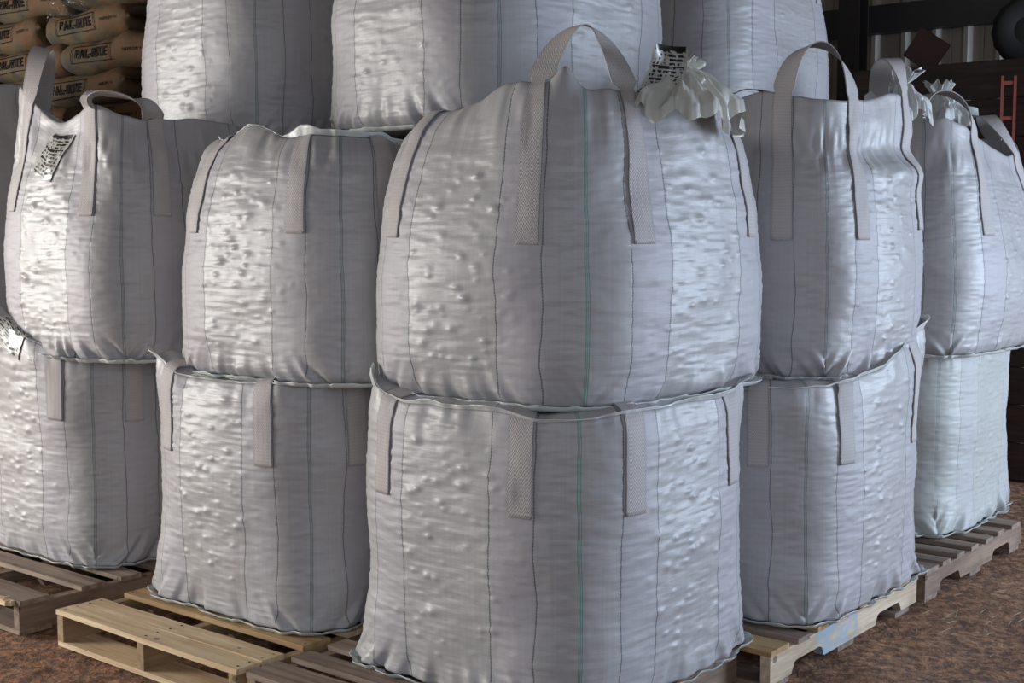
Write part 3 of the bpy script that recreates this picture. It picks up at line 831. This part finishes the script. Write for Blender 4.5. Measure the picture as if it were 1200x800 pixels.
# ------------------------------------------------------------------ pallets
def pallet(label, near, boards, topmat, strmat, botmat, W=1.03, L=1.22, z0=0.0, sidemat=None, seed=0, jag=None, group=None, nails=False):
    c = Vector((near[0], near[1], z0)) - E1 * W / 2 + E2 * L / 2
    root = empty('pallet', c, YAW); tag(root, label, 'pallet', group)
    rnd = random.Random(seed)
    H = 0.10; t = 0.02
    for k, x in enumerate((-W / 2, -0.019, W / 2 - 0.038)):
        m = sidemat if (sidemat and k == 2) else strmat
        # notched stringer, side outline extruded through its thickness
        pts = [(-L / 2, t), (-L / 2 + .16, t), (-L / 2 + .18, t + .035), (-L / 2 + .20, t + .042), (-L / 2 + .38, t + .042), (-L / 2 + .40, t + .035), (-L / 2 + .42, t),
               (L / 2 - .42, t), (L / 2 - .40, t + .035), (L / 2 - .38, t + .042), (L / 2 - .20, t + .042), (L / 2 - .18, t + .035), (L / 2 - .16, t), (L / 2, t), (L / 2, t + H), (-L / 2, t + H)]
        n = len(pts); V = [(x, a, b) for a, b in pts] + [(x + .038, a, b) for a, b in pts]
        F = [tuple(reversed(range(n))), tuple(n + i for i in range(n))] + [(i, (i + 1) % n, n + (i + 1) % n, n + i) for i in range(n)]
        F = [tuple(reversed(f)) for f in F[2:]] + [F[0], F[1]]
        mesh_obj('stringer', V, [f for f in F], m, root, smooth=False)
    for k, (y0, y1) in enumerate(boards):
        dx0, dx1 = rnd.uniform(-.012, .004), rnd.uniform(-.004, .012)
        V, F = beam_geo(-W / 2 + dx0, W / 2 + dx1, -L / 2 + y0, -L / 2 + y1, t + H, t + H + t, 0.002, 0.004, seed * 9 + k)
        if jag and k == jag[0]:
            V = [(x, y + (jag[3] * max(0, math.sin(x * jag[1] + jag[2])) ** 3 if y < -L / 2 + (y0 + y1) / 2 else 0), z) for x, y, z in V]
        mt = topmat[k % len(topmat)]
        d = mesh_obj('deck_board', V, F, mt, root, smooth=False)
        if nails:
            for xx in (-W / 2 + .02, 0.0, W / 2 - .02):
                for yy in (y0 + .025, y1 - .025):
                    nv = [(xx + .004 * math.cos(q * .785), -L / 2 + yy + .004 * math.sin(q * .785), t * 2 + H + zq) for zq in (-.001, .0015) for q in range(8)]
                    mesh_obj('nail_head', nv, [tuple(range(8, 16)), tuple(reversed(range(8)))] + [(q, (q + 1) % 8, 8 + (q + 1) % 8, 8 + q) for q in range(8)], M['nail'], d, smooth=False)
    for k, (y0, y1) in enumerate(((0, .14), (.54, .68), (1.08, 1.22))):
        V, F = beam_geo(-W / 2, W / 2, -L / 2 + y0, -L / 2 + y1, 0.0, t, 0.002, 0.001, seed * 5 + k)
        mesh_obj('bottom_board', V, F, botmat, root, smooth=False)
    return root
STD = [(0, .14), (.19, .28), (.36, .45), (.54, .63), (.72, .81), (.90, .99), (1.08, 1.22)]
P_ = M['wood_pale']; T_ = M['wood_tan']; G_ = M['wood_grey']
pallet('pine pallet with bare front boards sticking out left of the middle stack', (-0.915, 4.186),
       [(0, .10), (.105, .205), (.30, .43), (.50, .60), (.70, .80), (.90, 1.0), (1.1, 1.22)], [P_, P_, T_], M['wood_tan_y'], M['wood_pale'], W=1.06, seed=3, nails=True)
L2P = pallet('grey weathered pallet at lower left with splintered front board', (-1.93, 4.97),
       [(0, .13), (.27, .38), (.46, .56), (.64, .74), (.82, .92), (1.09, 1.22)], [G_], M['wood_grey_y'], M['wood_grey'], W=1.05, seed=5, jag=(0, 11.0, 0.4, .05))
for i, (x0, L_, w_, y_) in enumerate(((.10, .20, .035, -.012), (.31, .11, .03, -.008), (.42, .08, .022, -.004), (.24, .24, .014, -.022))):
    V = []; 
    for z_ in (.121, .139):
        for q in range(7):
            t_ = q / 6; V.append((x0 + L_ * t_, -.61 + y_ - w_ * math.sin(t_ * 2.6) * (1 + .4 * math.sin(q * 2.3)), z_ + .004 * math.sin(q)))
        V.append((x0 + L_, -.61 + .03, z_)); V.append((x0, -.61 + .03, z_))
    F = [tuple(reversed(range(9))), tuple(range(9, 18))] + [(q, (q + 1) % 9, 9 + (q + 1) % 9, 9 + q) for q in range(9)]
    sp_ = mesh_obj('splinter', V, F, M['wood_pale'], L2P, smooth=False); sp_['label'] = 'fresh cream splinter'
pallet('grey pallet under the middle stack', (0.0, 3.455), STD, [G_], M['wood_grey_y'], M['wood_grey'], W=1.12, L=1.25, seed=7)
pallet('pallet with a blue stained side, right of the middle stack', (0.89, 4.36), STD, [T_, G_], M['wood_tan_y'], M['wood_grey'], W=1.05, L=1.30, sidemat=M['wood_blue_y'], seed=9)
pallet('brown grey pallet at far right under the pale bag', (1.76, 5.42), STD, [G_], M['wood_grey_y'], M['wood_grey'], W=1.05, L=1.25, seed=11)
for i, (nr, txt) in enumerate((((0.05, 5.40), 'second row pallet behind the middle stack'), ((-1.05, 6.22), 'second row pallet at the left'), ((0.97, 6.66), 'second row pallet at the right'),
                               ((-2.98, 6.18), 'pallet at the left picture edge'))):
    pallet(txt, nr, STD, [G_], M['wood_grey_y'], M['wood_grey'], seed=20 + i)

# ------------------------------------------------------------------ brown paper sacks
def sack_mesh(seed, L=0.82, D=0.46, Hh=0.20):
    nu, nv = 72, 40
    V = []; F = []; rnd = seed * 13
    th = np.linspace(0, 2 * math.pi, nv, endpoint=False)
    for i in range(nu + 1):
        t = i / nu; x = (t - .5) * L
        e = (1 - abs(2 * t - 1) ** 14) ** 0.5 if 0 < t < 1 else 0.0
        e = max(e, 0.04)
        c, s = np.cos(th), np.sin(th)
        y = np.sign(c) * np.abs(c) ** 0.55 * D / 2 * (0.86 + 0.14 * e)
        z = np.sign(s) * np.abs(s) ** 0.75 * Hh / 2 * e
        xx = x + 0 * th
        d = 0.014 * fbm(xx * 5 + rnd, y * 5, z * 8, seed, 3)
        z = z + d * 0.9 + 0.012 * np.sin(t * 7 + seed) ; y = y + d * np.sign(c)
        V += list(np.stack([xx, y, z + Hh / 2], 1))
    for i in range(nu):
        for j in range(nv):
            j2 = (j + 1) % nv; F.append((i * nv + j, i * nv + j2, (i + 1) * nv + j2, (i + 1) * nv + j))
    F.append(tuple(range(nv))); F.append(tuple(nu * nv + j for j in reversed(range(nv))))
    return V, F

TEXTS = {}
def text_part(body, size, loc, parent, box=True, thin=False, k_=0):
    cu_ = bpy.data.curves.new('printed_text', 'FONT'); cu_.body = body; cu_.size = size; cu_.extrude = 0.001; cu_.align_x = 'CENTER'; cu_.align_y = 'CENTER'
    cu_.offset = 0.0 if thin else 0.0025
    cu_.space_character = 1.05
    cu_.materials.append(M['ink'])
    key = (body, k_, loc[0]); base_ = np.array(sack_defs[k_][0]); base_ = base_[base_[:, 1] < 0]
    def wrap(me, dx, dz, off):
        for v_ in me.vertices:
            x_, z_ = v_.co.x + dx, v_.co.z + dz
            d_ = (base_[:, 0] - x_) ** 2 + (base_[:, 2] - z_) ** 2; w_ = 1 / (d_ + 2e-5) ** 2
            v_.co.y = float((base_[:, 1] * w_).sum() / w_.sum()) - off - loc[1] + (0.0004 if v_.co.y > 0 else -0.0004)
    if key not in TEXTS:
        tmp = bpy.data.objects.new('tmp', cu_); COL.objects.link(tmp)
        bpy.context.view_layer.update()
        me = bpy.data.meshes.new_from_object(tmp.evaluated_get(bpy.context.evaluated_depsgraph_get()))
        me.transform(Matrix.Rotation(math.radians(90), 4, 'X')); wrap(me, loc[0], loc[2], 0.009); TEXTS[key] = me
        bpy.data.objects.remove(tmp)
    o = bpy.data.objects.new('printed_text', TEXTS[key]); COL.objects.link(o)
    o.parent = parent; o.location = loc
    if box:
        w, h = size * 2.55, size * 0.62; t = size * 0.07
        V = []; F = []
        def q(x0, x1, z0, z1):
            n_ = 14; b = len(V); lx = (x1 - x0) > (z1 - z0)
            for i in range(n_ + 1):
                t_ = i / n_
                for yy in (-0.001, 0.001):
                    if lx: V.extend([(x0 + (x1 - x0) * t_, yy, z0), (x0 + (x1 - x0) * t_, yy, z1)])
                    else: V.extend([(x0, yy, z0 + (z1 - z0) * t_), (x1, yy, z0 + (z1 - z0) * t_)])
            for i in range(n_):
                c_ = b + i * 4
                F.extend([(c_, c_ + 4, c_ + 5, c_ + 1), (c_ + 2, c_ + 3, c_ + 7, c_ + 6)])
        q(-w, w, h, h + t); q(-w, w, -h - t, -h); q(-w - t, -w, -h - t, h + t); q(w, w + t, -h - t, h + t)
        f = mesh_obj('printed_frame', V, F, M['ink'], parent, smooth=False); wrap(f.data, loc[0], loc[2], 0.007); f.location = loc
    return o

SP = Vector((-2.62, 7.55, 0))       # near right foot of the pile front
rnd = random.Random(4)
sack_defs = [sack_mesh(k) for k in range(4)]
sack_me = []
words = {12: 'third', 13: 'fourth'}
LAY = 17; TH = 0.178
pal_top = 0.14
for nlay in range(LAY):
    for col in range(3):
        k = (nlay * 3 + col * 2) % 4
        fromtop = LAY - nlay
        root_loc = SP + E1 * (0.27 - col * 0.80 + (0.16 if nlay % 2 else -0.05)) + E2 * (0.25 + rnd.uniform(-.025, .025)) + Vector((0, 0, pal_top + nlay * TH))
        V, F = sack_defs[k]
        if k not in [q[0] for q in sack_me]:
            o = mesh_obj('body', V, F, M['paper']); sack_me.append((k, o.data))
        else:
            o = bpy.data.objects.new('body', dict(sack_me)[k]); COL.objects.link(o)
        r = empty('paper_sack', root_loc, YAW + rnd.uniform(-.05, .05))
        r.rotation_euler[1] = rnd.uniform(-.03, .03)
        o.parent = r
        pos = ('nearest the white bag', 'middle of its row', 'farthest left in its row')[col]
        ords = ['top', 'second', 'third', 'fourth', 'fifth', 'sixth', 'seventh', 'eighth', 'ninth', 'tenth', 'eleventh', 'twelfth', 'thirteenth', 'fourteenth', 'fifteenth', 'sixteenth', 'lowest']
        tag(r, 'brown paper sack, %s layer of the pile, %s' % (ords[fromtop - 1], pos), 'sack', 'brown paper sacks in the pile')
        if nlay >= 10 and col < 2:
            text_part('BAL-RITE', 0.07, (-0.15 + 0.05 * (nlay % 3), -0.25, 0.105), r, k_=k)
            text_part('PREMIUM  4', 0.026, (0.27, -0.25, 0.10), r, box=False, thin=True, k_=k)

# clear film over the top sacks
n = 60; V = []; F = []
for j in range(n + 1):
    for i in range(n + 1):
        u, w = i / n, j / n
        a = -0.02 + u * 0.42; z = 2.76 + w * 0.4
        d = 0.006 * math.sin(u * 23 + w * 9) + 0.006 * math.sin(w * 31 + u * 13) + 0.004 * math.sin(u * 57 - w * 21)
        p = SP + E1 * a + E2 * (-0.035 + d)
        V.append((p.x, p.y, z))
for j in range(n):
    for i in range(n): a = j * (n + 1) + i; F.append((a, a + 1, a + n + 2, a + n + 1))
o = mesh_obj('stretch_film', V, F, M['film'])
sm = o.modifiers.new('thickness', 'SOLIDIFY'); sm.thickness = 0.001
tag(o, 'crumpled clear plastic film wrapped over the top brown sacks', 'plastic film')
pc = SP - E1 * 0.55
pallet('pallet under the pile of brown sacks', (SP.x + E1.x * .62 - E2.x * .05, SP.y + E1.y * .62 - E2.y * .05), [(0, .1), (.15, .25), (.3, .4), (.45, .55)], [G_], M['wood_grey_y'], M['wood_grey'], W=2.6, L=.56, seed=31) if False else None
# sack base: low timber platform
V, F = beam_geo(-1.4, 1.0, -0.25, 0.35, -0.01, 0.135, 0.004)
o = mesh_obj('timber_platform', V, F, M['wood_grey'], smooth=False); o.location = SP - E1 * 0.35 + E2 * 0.2; o.rotation_euler = (0, 0, YAW)
tag(o, 'low timber platform carrying the pile of brown sacks', 'platform')

# ------------------------------------------------------------------ things by the back wall
def at(px_, py_, d):
    p = math.atan(135 / 1522.0); dx = (px_ - 600) / 1522.0; dy = -(py_ - 400) / 1522.0
    v = Vector((dx, math.cos(p) + dy * math.sin(p), -math.sin(p) + dy * math.cos(p)))
    return Vector((0, 0, 1.6)) + v * (d / v.y)
base = at(1150, 100, 8.6)
bin_root = empty('plank_bin', (base.x, base.y, 0), YAW); tag(bin_root, 'dark brown plank bin standing in front of the corrugated wall', 'bin')
for k in range(11):
    V, F = beam_geo(-.75, .75, -.30, -.27, .0 + k * .24, .235 + k * .24, 0.004, 0.001, k)
    mesh_obj('plank', V, F, M['wood_brown'], bin_root, smooth=False)
for sx_ in (-.74, .66):
    V, F = beam_geo(sx_, sx_ + .08, -.27, .3, 0, 2.63, .004); mesh_obj('side_panel', V, F, M['wood_brown'], bin_root, smooth=False)
V, F = beam_geo(-.74, .74, -.27, .3, 2.60, 2.64, .004); mesh_obj('lid', V, F, M['wood_brown'], bin_root, smooth=False)

# dark tyre on the bin
def tyre(center, R, w, yaw):
    nu, nv = 64, 16; V = []; F = []
    for i in range(nu):
        a = i / nu * 2 * math.pi
        for j in range(nv):
            b = j / nv * 2 * math.pi
            tr = (0.006 if (i % 4 < 2 and math.cos(b) > .6) else 0)
            r = R - w * .55 + (w * .55 + tr) * np.sign(math.cos(b)) * abs(math.cos(b)) ** .7
            V.append((r * math.cos(a), w / 2 * np.sign(math.sin(b)) * abs(math.sin(b)) ** .7, r * math.sin(a) + R))
    for i in range(nu):
        for j in range(nv):
            i2 = (i + 1) % nu; j2 = (j + 1) % nv; F.append((i * nv + j, i * nv + j2, i2 * nv + j2, i2 * nv + j))
    o = mesh_obj('tyre', V, F, M['tyre']); o.location = center; o.rotation_euler = (0, 0, yaw)
    # wheel disc
    V = []; F = []
    prof = [(0, -.03), (R * .3, -.03), (R * .42, -.01), (R * .75, -.02), (R * .8, -.05), (R * .8, .05), (0, .02)]
    for i in range(48):
        a = i / 48 * 2 * math.pi
        for r, y in prof: V.append((r * math.cos(a), y, r * math.sin(a) + R))
    m = len(prof)
    for i in range(48):
        for j in range(m - 1):
            i2 = (i + 1) % 48; F.append((i * m + j, i * m + j + 1, i2 * m + j + 1, i2 * m + j))
    mesh_obj('wheel_disc', V, F, M['tyre'], o)
    return o
tp = at(1204, 60, 8.55)
tag(tyre((tp.x, tp.y, 2.64), .22, .12, math.radians(-12)), 'dark wheel standing on the plank bin at the upper right picture edge', 'wheel')
# rusty plate leaning
rp = at(1072, 70, 8.9)
V, F = beam_geo(-.12, .12, -.12, .10, 0, 0.02, .004)
V = [(x, (z - .01), y + .15 + x * .0) for x, y, z in V]
o = mesh_obj('rusty_plate', V, F, M['rust'], smooth=False)
o.location = (rp.x, rp.y, 2.66); o.rotation_euler = (0, math.radians(35), YAW)
tag(o, 'tilted rust red metal plate behind the standing bag loops', 'metal plate')
# orange ladder
lp = at(1181, 112, 8.1)
lr = empty('ladder', (lp.x, lp.y, 0), math.radians(-10)); tag(lr, 'orange red ladder, only its top showing above the far right bag', 'ladder')
for sx_ in (-.045, .03):
    V, F = beam_geo(sx_, sx_ + .018, -.015, .015, -0.015, 2.52, .002)
    V = [(x, y, z) for x, y, z in V]; mesh_obj('rail', V, F, M['orange'], lr, smooth=False)
for k in range(12):
    V, F = beam_geo(-.03, .033, -.010, .010, .1 + k * .215, .125 + k * .215, .002); mesh_obj('rung', V, F, M['orange'], lr, smooth=False)

# ------------------------------------------------------------------ straw on the dirt
rnd = random.Random(11); V = []; F = []
for k in range(110):
    if k < 90: cx, cy = rnd.gauss(1.95, .28), rnd.gauss(5.25, .22)
    else: cx, cy = rnd.uniform(1.0, 3.0), rnd.uniform(3.9, 6.4)
    a = rnd.uniform(0, math.pi); L = rnd.uniform(.02, .09); w = .0012
    d = Vector((math.cos(a), math.sin(a), rnd.uniform(-.05, .12))); p = Vector((cx, cy, 0.0 + rnd.uniform(-.006, .012)))
    s_ = Vector((-math.sin(a), math.cos(a), 0)) * w; u = Vector((0, 0, w * 1.6)); b = len(V)
    for q in (p, p + d * L):
        V += [q - s_, q + s_, q + u]
    F += [(b, b + 1, b + 4, b + 3), (b + 1, b + 2, b + 5, b + 4), (b + 2, b, b + 3, b + 5), (b, b + 2, b + 1), (b + 3, b + 4, b + 5)]
tag(mesh_obj('straw', V, F, M['straw'], smooth=False), 'scattered dry straw on the dirt beside the right pallets', 'straw', kind='stuff')
